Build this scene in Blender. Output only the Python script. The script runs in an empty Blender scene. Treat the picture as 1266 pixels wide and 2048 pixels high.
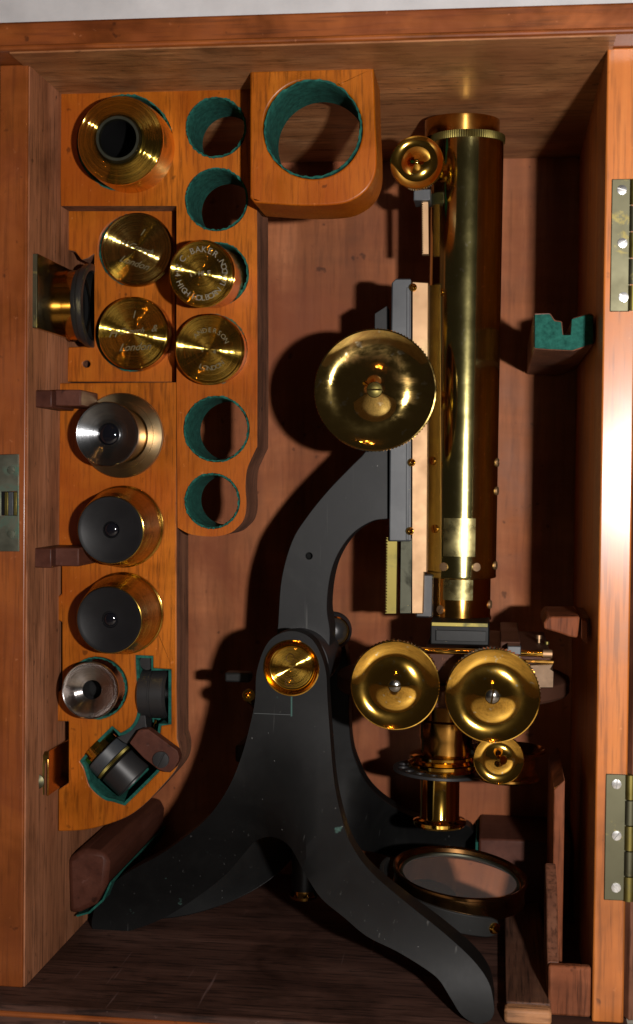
import bpy, bmesh, math, random
from mathutils import Vector, Matrix
from mathutils.geometry import delaunay_2d_cdt
random.seed(7)
S = bpy.context.scene
COL = S.collection
# ------------------------------------------------------------------ camera
FPX = 2798.17
CAM = Vector((0.0798829, -0.5843907, 0.2239793))
yaw, pit, rol = 0.127684, 0.0243363, 0.0110324
_r = Vector((math.cos(yaw), math.sin(yaw), 0)); _f = Vector((-math.sin(yaw), math.cos(yaw), 0)); _u = Vector((0, 0, 1))
FW = _f*math.cos(pit) - _u*math.sin(pit); U2 = _u*math.cos(pit) + _f*math.sin(pit)
RT = _r*math.cos(rol) + U2*math.sin(rol); UP = U2*math.cos(rol) - _r*math.sin(rol)
cam = bpy.data.cameras.new('camera'); camo = bpy.data.objects.new('camera', cam); COL.objects.link(camo)
camo.matrix_world = Matrix(((RT.x, UP.x, -FW.x, CAM.x), (RT.y, UP.y, -FW.y, CAM.y), (RT.z, UP.z, -FW.z, CAM.z), (0, 0, 0, 1)))
cam.sensor_fit = 'VERTICAL'; cam.sensor_height = 24; cam.lens = FPX*24/2048
cam.clip_start = 0.01; cam.clip_end = 100
cam.dof.use_dof = True; cam.dof.focus_distance = 0.64; cam.dof.aperture_fstop = 10
S.camera = camo
# ------------------------------------------------------------------ light
W = bpy.data.worlds.new('World'); S.world = W; W.use_nodes = True
W.node_tree.nodes['Background'].inputs[0].default_value = (1, .8, .62, 1)
W.node_tree.nodes['Background'].inputs[1].default_value = 0.016
def light(kind, name, loc, power, col, size, target=None):
    l = bpy.data.lights.new(name, kind); o = bpy.data.objects.new(name, l); COL.objects.link(o)
    l.energy = power; l.color = col; o.location = loc
    if kind == 'AREA': l.shape = 'RECTANGLE'; l.size = size; l.size_y = size*.6; l.spread = math.radians(125)
    else: l.shadow_soft_size = size
    if target: o.rotation_euler = (Vector(target)-Vector(loc)).to_track_quat('-Z', 'Y').to_euler()
    return o
light('AREA', 'flash_lamp', (.205, -.62, .226), 3.75, (1, .95, .91), .02, (.2, 0, .285))
for i in range(3):          # the room's ceiling fitting with three warm bulbs
    a = i*2.1+.4
    light('POINT', 'ceiling_bulb', (.05+.16*math.cos(a), -1.55+.16*math.sin(a), 1.75), 2.2, (1, .40, .09), .013)
S.view_settings.view_transform = 'Standard'; S.view_settings.look = 'None'
S.view_settings.exposure = 0; S.view_settings.gamma = 1
S.cycles.use_denoising = True
S.cycles.max_bounces = 8; S.cycles.diffuse_bounces = 3; S.cycles.glossy_bounces = 5
S.cycles.caustics_reflective = True; S.cycles.blur_glossy = .4
S.cycles.sample_clamp_indirect = 4

# ------------------------------------------------------------------ real place of a point seen in the photograph, at depth Y
def ray(px, py): return FW + RT*((px-633)/FPX) - UP*((py-1024)/FPX)
def at(px, py, Y):
    d = ray(px, py); return CAM + d*((Y-CAM.y)/d.y)
def atx(px, py, X):
    d = ray(px, py); return CAM + d*((X-CAM.x)/d.x)
def mpp(px, py, Y): return (at(px, py, Y)-CAM).dot(FW)/FPX     # metres per photograph pixel there

# ------------------------------------------------------------------ materials
def nt(name):
    m = bpy.data.materials.new(name); m.use_nodes = True
    t = m.node_tree; return m, t, t.nodes, t.links, t.nodes['Principled BSDF']
def ramp(n, stops):
    r = n.new('ShaderNodeValToRGB'); e = r.color_ramp.elements
    while len(e) < len(stops): e.new(.5)
    for k, (p, c) in enumerate(stops):
        e[k].position = p; e[k].color = (c[0], c[1], c[2], 1) if not isinstance(c, (int, float)) else (c, c, c, 1)
    return r
def noise(n, l, vec, scale, detail=4, rough=.55, dist=0):
    x = n.new('ShaderNodeTexNoise'); x.inputs['Scale'].default_value = scale; x.inputs['Detail'].default_value = detail
    x.inputs['Roughness'].default_value = rough; x.inputs['Distortion'].default_value = dist
    if vec is not None: l.new(vec, x.inputs['Vector'])
    return x
def mixc(n, l, fac, a, b, mode='MIX', f=None):
    x = n.new('ShaderNodeMix'); x.data_type = 'RGBA'; x.blend_type = mode
    if f is not None: x.inputs[0].default_value = f
    else: l.new(fac, x.inputs[0])
    for s, v in ((6, a), (7, b)):
        if hasattr(v, 'links') or hasattr(v, 'is_output'): l.new(v, x.inputs[s])
        else: x.inputs[s].default_value = (v[0], v[1], v[2], 1)
    return x.outputs[2]
def objvec(n, l, scale=(1, 1, 1)):
    tc = n.new('ShaderNodeTexCoord'); oi = n.new('ShaderNodeObjectInfo')
    ad = n.new('ShaderNodeVectorMath'); ad.operation = 'ADD'; l.new(tc.outputs['Object'], ad.inputs[0])
    sc = n.new('ShaderNodeVectorMath'); sc.operation = 'SCALE'; sc.inputs['Scale'].default_value = 3.0
    cb = n.new('ShaderNodeCombineXYZ')
    for k in range(3): l.new(oi.outputs['Random'], cb.inputs[k])
    l.new(cb.outputs[0], sc.inputs[0]); l.new(sc.outputs[0], ad.inputs[1])
    mp = n.new('ShaderNodeMapping'); mp.inputs['Scale'].default_value = scale
    l.new(ad.outputs[0], mp.inputs[0]); return ad.outputs[0], mp.outputs[0]
def wood(name, grain, dark, mid, lite, rough=.4, coat=0., stretch=14, scale=60, blotch=.5, pore=.5, bump=.15, scuff=0., stain=None, spec=.3, ribbon=0):
    m, t, n, l, b = nt(name)
    sc = [1, 1, 1]; sc['xyz'.index(grain)] = 1/stretch
    raw, v = objvec(n, l, sc)
    a = noise(n, l, v, scale, 5, .6, .6)
    r = ramp(n, [(.28, dark), (.5, mid), (.72, lite)]); l.new(a.outputs[0], r.inputs[0])
    p = noise(n, l, v, scale*9, 3, .6)
    pr = ramp(n, [(.36, 1-pore), (.5, 1)]); l.new(p.outputs[0], pr.inputs[0])
    c = mixc(n, l, None, r.outputs[0], pr.outputs[0], 'MULTIPLY', 1)
    bl = noise(n, l, raw, 22, 4, .65, .4)
    br = ramp(n, [(.3, 1-blotch), (.55, 1.0)]); l.new(bl.outputs[0], br.inputs[0])
    c = mixc(n, l, None, c, br.outputs[0], 'MULTIPLY', 1)
    if ribbon:
        rs = [1, 1, 1]; rs['xyz'.index(grain)] = .035
        rm = n.new('ShaderNodeMapping'); rm.inputs['Scale'].default_value = rs; l.new(raw, rm.inputs[0])
        rn_ = noise(n, l, rm.outputs[0], 55, 3, .6, .3); rr_ = ramp(n, [(.32, 1-ribbon), (.66, 1.0)]); l.new(rn_.outputs[0], rr_.inputs[0])
        c = mixc(n, l, None, c, rr_.outputs[0], 'MULTIPLY', 1)
        fs = [.12, 1, 1] if grain == 'z' else [1, 1, .12]
        fm = n.new('ShaderNodeMapping'); fm.inputs['Scale'].default_value = fs; l.new(raw, fm.inputs[0])
        fn = noise(n, l, fm.outputs[0], 120, 3, .6, .3); fr2 = ramp(n, [(.3, .84), (.65, 1.0)]); l.new(fn.outputs[0], fr2.inputs[0])
        c = mixc(n, l, None, c, fr2.outputs[0], 'MULTIPLY', 1)
    if stain:
        s1 = noise(n, l, raw, 9, 5, .6, 1.2); s2 = ramp(n, [(.42, 0), (.66, .8)]); l.new(s1.outputs[0], s2.inputs[0])
        c = mixc(n, l, s2.outputs[0], c, stain)
    # dents and dirt flecks
    fk = noise(n, l, raw, 160, 2, .5); fr = ramp(n, [(.24, .35), (.3, 1)]); l.new(fk.outputs[0], fr.inputs[0])
    c = mixc(n, l, None, c, fr.outputs[0], 'MULTIPLY', .8)
    if scuff:
        sv = n.new('ShaderNodeMapping'); l.new(raw, sv.inputs[0]); sv.inputs['Rotation'].default_value = (.4, .7, .5); sv.inputs['Scale'].default_value = (1, .035, 1)
        sn = noise(n, l, sv.outputs[0], 330, 2); sr = ramp(n, [(.70, 0), (.78, scuff)]); l.new(sn.outputs[0], sr.inputs[0])
        c = mixc(n, l, sr.outputs[0], c, (min(1, lite[0]*1.6+.05), min(1, lite[1]*1.7+.05), min(1, lite[2]*2+.05)))
    l.new(c, b.inputs['Base Color'])
    rn = ramp(n, [(.3, rough-.1), (.7, rough+.12)]); l.new(bl.outputs[0], rn.inputs[0]); l.new(rn.outputs[0], b.inputs['Roughness'])
    b.inputs['Coat Weight'].default_value = coat; b.inputs['Coat Roughness'].default_value = .22
    b.inputs['Specular IOR Level'].default_value = spec
    bp = n.new('ShaderNodeBump'); bp.inputs['Strength'].default_value = bump; bp.inputs['Distance'].default_value = .0004
    h = n.new('ShaderNodeMath'); h.operation = 'ADD'; l.new(p.outputs[0], h.inputs[0]); l.new(a.outputs[0], h.inputs[1])
    l.new(h.outputs[0], bp.inputs['Height']); l.new(bp.outputs[0], b.inputs['Normal'])
    return m
RIM_R_LIT = ((.27, .075, .011), (.38, .112, .019), (.45, .15, .03))  # lighter right-hand board, with flash brightness put into its colour as well
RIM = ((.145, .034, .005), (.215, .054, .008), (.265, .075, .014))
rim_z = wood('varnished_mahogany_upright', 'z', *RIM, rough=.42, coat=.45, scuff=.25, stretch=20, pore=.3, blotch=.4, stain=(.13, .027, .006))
rim_r_lit = wood('varnished_mahogany_hinge_board_lit', 'z', *RIM_R_LIT, rough=.5, coat=.3, scuff=.2, stretch=22, pore=.35, blotch=.35, spec=.2)
rim_x = wood('varnished_mahogany_rail', 'x', *RIM, rough=.42, coat=.5, scuff=.35, blotch=.65, stretch=18, pore=.35, stain=(.13, .027, .006))
RACK = ((.235, .057, .0025), (.29, .076, .0035), (.33, .095, .006))
rack_m = wood('orange_mahogany', 'z', *RACK, rough=.42, coat=.1, blotch=.42, scuff=.2, stretch=14, scale=90, pore=.42, stain=(.22, .042, .003), spec=.12)
rack_side = wood('raw_mahogany_edge', 'z', (.09, .035, .018), (.16, .062, .032), (.22, .1, .05), rough=.7, stretch=10)
INN = ((.16, .058, .025), (.265, .103, .047), (.37, .158, .082))
back_m = wood('ribbon_mahogany', 'z', (.22, .068, .022), (.30, .097, .034), (.38, .138, .058), rough=.6, spec=.15, stain=(.15, .038, .014), ribbon=.45, stretch=9, scale=34, blotch=.22, pore=.2)
inner_z = wood('plain_mahogany', 'z', *INN, rough=.7, blotch=.45, spec=.15)
inner_x = wood('stained_mahogany', 'x', (.2, .08, .03), (.38, .17, .065), (.55, .28, .13), rough=.5, coat=.1, blotch=.6, stretch=7, scale=40, stain=(.2, .07, .025))
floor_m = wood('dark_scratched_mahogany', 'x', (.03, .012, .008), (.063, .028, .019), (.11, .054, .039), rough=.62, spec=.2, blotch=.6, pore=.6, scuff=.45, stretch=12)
dark_y = wood('dark_rosewood_board', 'y', (.05, .020, .011), (.09, .037, .02), (.15, .07, .04), rough=.6, pore=.6, scuff=.4, stretch=32, scale=90)
dark_m = wood('dark_mahogany_block', 'y', (.035, .010, .006), (.055, .017, .010), (.085, .03, .019), rough=.5, scuff=.2, scale=40, pore=.15, blotch=.2, spec=.15)
dark_z = wood('dark_mahogany_post', 'z', (.08, .03, .017), (.15, .058, .032), (.21, .09, .05), rough=.5)
red_m = wood('red_mahogany_block', 'z', (.13, .036, .014), (.19, .058, .024), (.26, .095, .048), rough=.65, pore=.5, spec=.1)
pale_m = wood('worn_pale_block', 'x', (.22, .09, .035), (.42, .2, .09), (.62, .36, .2), rough=.6, blotch=.6)

def metal(name, col, rough, aniso=0, radial=False, var=.06, tarnish=None, tscale=40, tlo=.52, thi=.68, bump=0., vscale=90, spots=None, trough=.13):
    m, t, n, l, b = nt(name)
    raw, v = objvec(n, l)
    b.inputs['Metallic'].default_value = 1
    a = noise(n, l, raw, vscale, 4, .6)
    rr = ramp(n, [(.3, max(.02, rough-var)), (.7, rough+var)]); l.new(a.outputs[0], rr.inputs[0])
    l.new(rr.outputs[0], b.inputs['Roughness'])
    c = mixc(n, l, a.outputs[0], tuple(x*.82 for x in col), tuple(min(1, x*1.08) for x in col))
    if tarnish:
        tn = noise(n, l, raw, tscale, 6, .7, .5); tr = ramp(n, [(tlo, 0), (thi, 1)]); l.new(tn.outputs[0], tr.inputs[0])
        c = mixc(n, l, tr.outputs[0], c, tarnish)
        ra = n.new('ShaderNodeMath'); ra.operation = 'MULTIPLY_ADD'; ra.inputs[1].default_value = trough
        l.new(tr.outputs[0], ra.inputs[0]); l.new(rr.outputs[0], ra.inputs[2]); l.new(ra.outputs[0], b.inputs['Roughness'])
    if spots:
        sn = noise(n, l, raw, spots[0], 2, .5); sr = ramp(n, [(.66, 0), (.72, 1)]); l.new(sn.outputs[0], sr.inputs[0])
        c = mixc(n, l, sr.outputs[0], c, spots[1])
    l.new(c, b.inputs['Base Color'])
    if aniso:
        b.inputs['Anisotropic'].default_value = aniso; b.inputs['Anisotropic Rotation'].default_value = .25 if radial else 0
        tg = n.new('ShaderNodeTangent'); tg.direction_type = 'RADIAL'; tg.axis = 'Z'; l.new(tg.outputs[0], b.inputs['Tangent'])
    if bump:
        bp = n.new('ShaderNodeBump'); bp.inputs['Strength'].default_value = bump; bp.inputs['Distance'].default_value = .0003
        bn = noise(n, l, raw, vscale*2, 4); l.new(bn.outputs[0], bp.inputs['Height']); l.new(bp.outputs[0], b.inputs['Normal'])
    return m
BR = (.80, .56, .17)
brass_knob = metal('lacquered_brass', (.92, .54, .10), .085, 0, False, .02, spots=(500, (.9, .75, .45)))
brass_blotch = metal('blotchy_lacquered_brass', (.84, .60, .19), .07, 0, False, .03, tarnish=(.46, .24, .08), tscale=50, tlo=.5, thi=.68, spots=(260, (.95, .8, .5)))
brass_tube = metal('tube_brass', (.64, .56, .22), .115, 0, False, .015, tarnish=(.52, .42, .17), tscale=170, tlo=.5, thi=1.0, trough=.05, vscale=50, spots=(420, (.85, .75, .45)))
for _n in [brass_tube.node_tree.nodes['Principled BSDF']]: _n.inputs['Coat Weight'].default_value = 0; _n.inputs['Coat Roughness'].default_value = .3
brass_dark = metal('dark_lacquered_brass', (.52, .27, .06), .17, .4, True, .04)
cell_m = metal('bronzed_mirror_cell', (.34, .17, .06), .2, 0, False, .04)
plate_m = metal('dull_green_brass', (.30, .24, .08), .16, 0, False, .05, tarnish=(.2, .15, .06), tscale=60)
brass_flat = metal('flat_bare_brass', (.34, .215, .12), .55, 0, False, .08, tarnish=(.5, .4, .2), tscale=30, tlo=.55, thi=.8)
brass_rack = metal('tarnished_rack_brass', (.155, .125, .036), .45, 0, False, .08, tarnish=(.1, .09, .04), tscale=70)
guide_m = metal('grey_green_brass', (.05, .05, .036), .5, 0, False, .08, tarnish=(.03, .03, .022), tscale=70)
block_m = metal('dull_pinkish_bronze', (.12, .08, .052), .6, 0, False, .08, tarnish=(.1, .065, .045), tscale=150)
brass_old = metal('aged_plate_brass', (.085, .08, .05), .5, 0, False, .08, tarnish=(.26, .21, .07), tscale=60, tlo=.57, thi=.68)
brass_green = metal('verdigris_plate', (.16, .16, .12), .5, 0, False, .08, tarnish=(.08, .16, .12), tscale=90)
steel_dark = metal('dark_steel', (.32, .30, .27), .2, 0, False, .06)
steel = metal('bright_steel', (.62, .62, .62), .22, 0, False, .08, tarnish=(.3, .26, .2), tscale=200)
def turned(name, col, rough, spread, tarnish=None, tscale=60, tlo=.55, thi=.75, sides=False):
    m, t, n, l, b = nt(name); b.inputs['Metallic'].default_value = 1; b.inputs['Roughness'].default_value = rough
    tc = n.new('ShaderNodeTexCoord'); mp = n.new('ShaderNodeMapping'); mp.inputs['Scale'].default_value = (1, 1, 0)
    l.new(tc.outputs['Object'], mp.inputs[0])
    ln = n.new('ShaderNodeVectorMath'); ln.operation = 'LENGTH'; l.new(mp.outputs[0], ln.inputs[0])
    mu = n.new('ShaderNodeMath'); mu.operation = 'MULTIPLY'; mu.inputs[1].default_value = 90000
    sx = n.new('ShaderNodeSeparateXYZ'); l.new(tc.outputs['Object'], sx.inputs[0])
    rz = n.new('ShaderNodeMath'); rz.operation = 'MULTIPLY_ADD'; rz.inputs[1].default_value = 1.3; l.new(sx.outputs[2], rz.inputs[0]); l.new(ln.outputs['Value'], rz.inputs[2]); l.new(rz.outputs[0], mu.inputs[0])
    fl = n.new('ShaderNodeMath'); fl.operation = 'FLOOR'; l.new(mu.outputs[0], fl.inputs[0])
    wn = n.new('ShaderNodeTexWhiteNoise'); wn.noise_dimensions = '1D'; l.new(fl.outputs[0], wn.inputs['W'])
    sb = n.new('ShaderNodeMath'); sb.operation = 'SUBTRACT'; sb.inputs[1].default_value = .5; l.new(wn.outputs['Value'], sb.inputs[0])
    sl = n.new('ShaderNodeMath'); sl.operation = 'MULTIPLY'; sl.inputs[1].default_value = spread*2; l.new(sb.outputs[0], sl.inputs[0])
    nm = n.new('ShaderNodeVectorMath'); nm.operation = 'NORMALIZE'; l.new(mp.outputs[0], nm.inputs[0])
    ax_ = n.new('ShaderNodeVectorMath'); ax_.operation = 'SUBTRACT'; l.new(nm.outputs[0], ax_.inputs[0]); ax_.inputs[1].default_value = (0, 0, 1 if sides else 0)
    vt = n.new('ShaderNodeVectorTransform'); vt.vector_type = 'VECTOR'; vt.convert_from = 'OBJECT'; vt.convert_to = 'WORLD'; l.new(ax_.outputs[0], vt.inputs[0])
    sc = n.new('ShaderNodeVectorMath'); sc.operation = 'SCALE'; l.new(vt.outputs[0], sc.inputs[0]); l.new(sl.outputs[0], sc.inputs['Scale'])
    ge = n.new('ShaderNodeNewGeometry'); ad = n.new('ShaderNodeVectorMath'); ad.operation = 'ADD'
    l.new(ge.outputs['Normal'], ad.inputs[0]); l.new(sc.outputs[0], ad.inputs[1])
    n2 = n.new('ShaderNodeVectorMath'); n2.operation = 'NORMALIZE'; l.new(ad.outputs[0], n2.inputs[0]); l.new(n2.outputs[0], b.inputs['Normal'])
    raw, v = objvec(n, l); a = noise(n, l, raw, 90, 4)
    c = mixc(n, l, a.outputs[0], tuple(x*.8 for x in col), tuple(min(1, x*1.1) for x in col))
    if tarnish:
        tn = noise(n, l, raw, tscale, 6, .7, .5); tr = ramp(n, [(tlo, 0), (thi, 1)]); l.new(tn.outputs[0], tr.inputs[0])
        c = mixc(n, l, tr.outputs[0], c, tarnish)
    l.new(c, b.inputs['Base Color']); return m
brass_turned = turned('turned_brass', (.84, .55, .10), .06, .75, (.42, .28, .09))
brass_turned_dull = turned('dull_turned_brass', (.45, .32, .09), .09, .65, (.35, .25, .09), 60, .5, .8)
brass_barrel = turned('barrel_brass', (.60, .39, .075), .13, .5, (.38, .22, .04), 60, .5, .8, True)
steel_turned = turned('turned_steel', (.46, .42, .40), .10, .3)
gun_turned = turned('turned_gunmetal', (.28, .29, .30), .18, .4)
def paint(name, col, rough, spec=.5, speck=True, coat=0., patch=None):
    m, t, n, l, b = nt(name)
    raw, v = objvec(n, l)
    a = noise(n, l, raw, 30, 4, .6)
    c = mixc(n, l, a.outputs[0], tuple(x*.7 for x in col), tuple(x*1.3 for x in col))
    if speck:
        s = noise(n, l, raw, 640, 2, .5); sr = ramp(n, [(.76, 0), (.80, .6)]); l.new(s.outputs[0], sr.inputs[0])
        c = mixc(n, l, sr.outputs[0], c, (.28, .28, .27))
    if patch:
        sm_ = n.new('ShaderNodeMapping'); sm_.inputs['Rotation'].default_value = (.3, .9, .6); sm_.inputs['Scale'].default_value = (1, 1, .03); l.new(raw, sm_.inputs[0])
        s_ = noise(n, l, sm_.outputs[0], 420, 2, .5); sr_ = ramp(n, [(.70, 0), (.77, .5)]); l.new(s_.outputs[0], sr_.inputs[0])
        c = mixc(n, l, sr_.outputs[0], c, (.07, .07, .066))
        d_ = noise(n, l, raw, 26, 5, .7, .8); dr_ = ramp(n, [(.5, 0), (.72, .55)]); l.new(d_.outputs[0], dr_.inputs[0])
        c = mixc(n, l, dr_.outputs[0], c, (col[0]*2., col[1]*1.95, col[2]*1.85))
        s = noise(n, l, raw, 120, 3, .6); sr = ramp(n, [(.72, 0), (.8, .8)]); l.new(s.outputs[0], sr.inputs[0])
        c = mixc(n, l, sr.outputs[0], c, patch)
    l.new(c, b.inputs['Base Color'])
    rr = ramp(n, [(.3, rough-.06), (.7, rough+.1)]); l.new(a.outputs[0], rr.inputs[0]); l.new(rr.outputs[0], b.inputs['Roughness'])
    b.inputs['Specular IOR Level'].default_value = spec; b.inputs['Coat Weight'].default_value = coat
    bp = n.new('ShaderNodeBump'); bp.inputs['Strength'].default_value = .06; bp.inputs['Distance'].default_value = .0003
    q = noise(n, l, raw, 300, 3); l.new(q.outputs[0], bp.inputs['Height']); l.new(bp.outputs[0], b.inputs['Normal'])
    return m
bronze = paint('dark_bronzed_brass', (.05, .021, .013), .5, .08, speck=False)
limb_m = paint('lit_black_lacquer', (.011, .0112, .0115), .48, .2, patch=(.05, .1, .085))  # paler copy of the black lacquer; the limb's flash sheen is in its colour
black = paint('black_lacquer', (.005, .005, .005), .45, .14, patch=(.05, .1, .085))
black_soft = paint('blackened_brass', (.013, .0125, .013), .36, .45, speck=False)
black_blue = paint('blued_black_steel', (.030, .033, .037), .42, .45, patch=(.02, .025, .03))
cap_black = paint('ebonised_brass_cap', (.0075, .0071, .0076), .34, .22, speck=False)
grey_bronze = paint('grey_oxidised_bronze', (.01, .01, .0095), .5, .2)
hole_m = paint('dark_void', (.004, .004, .004), .8, .1, speck=False)
glass = paint('dark_lens_glass', (.004, .004, .006), .03, .8, speck=False); 
wall_m = paint('white_painted_plaster', (.72, .71, .72), .8, .2, speck=False)
table_m = wood('table_wood', 'x', (.5, .42, .32), (.62, .54, .43), (.72, .65, .54), rough=.5)
ink = paint('engraved_letter', (.12, .105, .075), .6, .2, speck=False)
ink_faint = paint('worn_engraving', (.085, .068, .035), .6, .2, speck=False)
ink_dark = paint('dark_engraving', (.02, .016, .01), .5, .3, speck=False)
def felt_mat():
    m, t, n, l, b = nt('green_baize'); raw, v = objvec(n, l)
    a = noise(n, l, raw, 350, 5, .7); r = ramp(n, [(.3, (.005, .033, .026)), (.7, (.016, .092, .07))]); l.new(a.outputs[0], r.inputs[0])
    l.new(r.outputs[0], b.inputs['Base Color']); b.inputs['Roughness'].default_value = 1; b.inputs['Specular IOR Level'].default_value = .1
    bp = n.new('ShaderNodeBump'); bp.inputs['Strength'].default_value = .5; bp.inputs['Distance'].default_value = .0005
    l.new(a.outputs[0], bp.inputs['Height']); l.new(bp.outputs[0], b.inputs['Normal']); return m
felt = felt_mat()
def mirror_mat():
    m, t, n, l, b = nt('silvered_mirror'); b.inputs['Metallic'].default_value = .93
    b.inputs['Base Color'].default_value = (.93, .9, .88, 1); b.inputs['Roughness'].default_value = .04; return m
mirror_m = mirror_mat()

# ------------------------------------------------------------------ objects and parents
WM = {}
def link(o, parent, M):
    COL.objects.link(o)
    if parent is not None:
        o.parent = parent; o.matrix_parent_inverse = WM[parent.name].inverted()
    o.matrix_basis = M; WM[o.name] = M.copy()
    return o
def tag(o, label=None, cat=None, group=None, kind=None):
    for k, v in (('label', label), ('category', cat), ('group', group), ('kind', kind)):
        if v: o[k] = v
    return o
def thing(name, loc, label, cat, group=None):
    o = bpy.data.objects.new(name, None); o.empty_display_size = .01
    link(o, None, Matrix.Translation(loc)); return tag(o, label, cat, group)
def finish(name, me, mat, parent, M, angle=32, bevel=0, seg=2):
    if mat and not me.materials:
        for mm in (mat if isinstance(mat, (list, tuple)) else [mat]): me.materials.append(mm)
    for p in me.polygons: p.use_smooth = True
    me.set_sharp_from_angle(angle=math.radians(angle))
    o = bpy.data.objects.new(name, me); link(o, parent, M)
    if bevel:
        b = o.modifiers.new('bevel', 'BEVEL'); b.width = bevel; b.segments = seg; b.limit_method = 'ANGLE'; b.angle_limit = math.radians(40); b.harden_normals = False
    return o
def world_mesh(name, verts, faces, mat, parent, bevel=0, angle=32, midx=None):
    lo = [min(v[k] for v in verts) for k in range(3)]; hi = [max(v[k] for v in verts) for k in range(3)]
    c = Vector([(a+b)/2 for a, b in zip(lo, hi)])
    me = bpy.data.meshes.new(name); me.from_pydata([tuple(Vector(v)-c) for v in verts], [], faces)
    bm = bmesh.new(); bm.from_mesh(me); bmesh.ops.remove_doubles(bm, verts=bm.verts, dist=1e-6)
    if not midx: bmesh.ops.recalc_face_normals(bm, faces=bm.faces)
    bm.to_mesh(me); bm.free()
    o = finish(name, me, mat, parent, Matrix.Translation(c), angle, bevel)
    return o
QF = [(0, 3, 2, 1), (4, 5, 6, 7), (0, 1, 5, 4), (1, 2, 6, 5), (2, 3, 7, 6), (3, 0, 4, 7)]
def hexa(name, c8, mat, parent, bevel=.0006): return world_mesh(name, c8, QF, mat, parent, bevel)
def box(name, x0, x1, y0, y1, z0, z1, mat, parent, bevel=.0006):
    return hexa(name, [(x0, y0, z0), (x1, y0, z0), (x1, y1, z0), (x0, y1, z0), (x0, y0, z1), (x1, y0, z1), (x1, y1, z1), (x0, y1, z1)], mat, parent, bevel)
def pbox(name, a, b, c, d, Yf, Yb, mat, parent, bevel=.0005):     # seen at (a,b)-(c,d), front face at depth Yf
    p = at(a, b, Yf); q = at(c, d, Yf)
    return box(name, p.x, q.x, Yf, Yb, q.z, p.z, mat, parent, bevel)
def spline(pts, n=6, closed=True):
    """points (x,y) are smooth, (x,y,1) are corners"""
    P = [Vector((p[0], p[1])) for p in pts]; C = [len(p) > 2 for p in pts]; N = len(P); out = []
    for i in range(N if closed else N-1):
        p1, p2 = P[i], P[(i+1) % N]
        p0 = P[i-1] if (closed or i > 0) and not C[i] else p1
        p3 = P[(i+2) % N] if (closed or i+2 < N) and not C[(i+1) % N] else p2
        if C[i] and C[(i+1) % N]: out.append(p1); continue
        for k in range(n):
            t = k/n
            out.append(.5*((2*p1) + (p2-p0)*t + (2*p0-5*p1+4*p2-p3)*t*t + (3*p1-p0-3*p2+p3)*t**3))
    if not closed: out.append(P[-1])
    return [(v.x, v.y) for v in out]
def circle(cx, cy, r, n=48, ry=None): return [(cx+r*math.cos(2*math.pi*k/n), cy+(ry or r)*math.sin(2*math.pi*k/n)) for k in range(n)]
def inside(p, poly):
    x, y = p; c = False; j = len(poly)-1
    for i in range(len(poly)):
        a, b = poly[i], poly[j]
        if (a[1] > y) != (b[1] > y) and x < (b[0]-a[0])*(y-a[1])/(b[1]-a[1])+a[0]: c = not c
        j = i
    return c
def solid2d(loops, grid=None):
    """triangulate outline loops[0] minus holes loops[1:]; returns verts, tris, loops as index lists"""
    verts, edges = [], []
    for lp in loops:
        s = len(verts); verts += [Vector(p) for p in lp]; edges += [(s+i, s+(i+1) % len(lp)) for i in range(len(lp))]
    if grid:
        xs = [p[0] for p in loops[0]]; ys = [p[1] for p in loops[0]]
        x = min(xs)+grid/2
        while x < max(xs):
            y = min(ys)+grid/2
            while y < max(ys):
                if inside((x, y), loops[0]) and not any(inside((x, y), h) for h in loops[1:]) and min((Vector(q)-Vector((x, y))).length for q in loops[0]) > grid*.45:
                    verts.append(Vector((x, y)))
                y += grid
            x += grid
    r = delaunay_2d_cdt(verts, edges, [], 0, 1e-7)
    V = [tuple(v) for v in r[0]]; T = []
    for f in r[2]:
        c = (sum(V[i][0] for i in f)/len(f), sum(V[i][1] for i in f)/len(f))
        if inside(c, loops[0]) and not any(inside(c, h) for h in loops[1:]): T.append(tuple(f))
    return V, T
def extrude2d(name, loops, fmap, bmap, mat, parent, bevel=.0008, grid=None, side_mat=None, M=None, angle=40):
    V, T = solid2d(loops, grid); n = len(V)
    verts = [fmap(*v) for v in V]+[bmap(*v) for v in V]
    ec = {}
    for f in T:
        for i in range(3):
            a, b = f[i], f[(i+1) % 3]; k = (min(a, b), max(a, b)); ec.setdefault(k, []).append((a, b))
    faces = [tuple(f) for f in T]+[tuple(i+n for i in reversed(f)) for f in T]
    side = [(b, a, a+n, b+n) for k, e in ec.items() if len(e) == 1 for a, b in e]
    faces += side
    mats = [mat] if side_mat is None else [mat, side_mat]
    if M is None:
        o = world_mesh(name, verts, faces, mats, parent, bevel, angle, midx=None)
        if side_mat:
            me = o.data
            for p in me.polygons:
                if abs(p.normal.y) < .5: p.material_index = 1
        return o
    me = bpy.data.meshes.new(name); me.from_pydata([tuple(v) for v in verts], [], faces)
    bm = bmesh.new(); bm.from_mesh(me); bmesh.ops.recalc_face_normals(bm, faces=bm.faces); bm.to_mesh(me); bm.free()
    return finish(name, me, mats, parent, M, angle, bevel)
def pplate(name, loops, Y, th, mat, parent, bevel=.0008, grid=None, side_mat=None, Yb=None):
    Yf = Y if callable(Y) else (lambda x, y: Y)
    thf = th if callable(th) else (lambda x, y: th)
    def fm(x, y): return at(x, y, Yf(x, y))
    def bmp(x, y):
        p = at(x, y, Yf(x, y)); return Vector((p.x, p.y+thf(x, y), p.z))
    return extrude2d(name, loops, fm, bmp, mat, parent, bevel, grid, side_mat)
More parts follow.
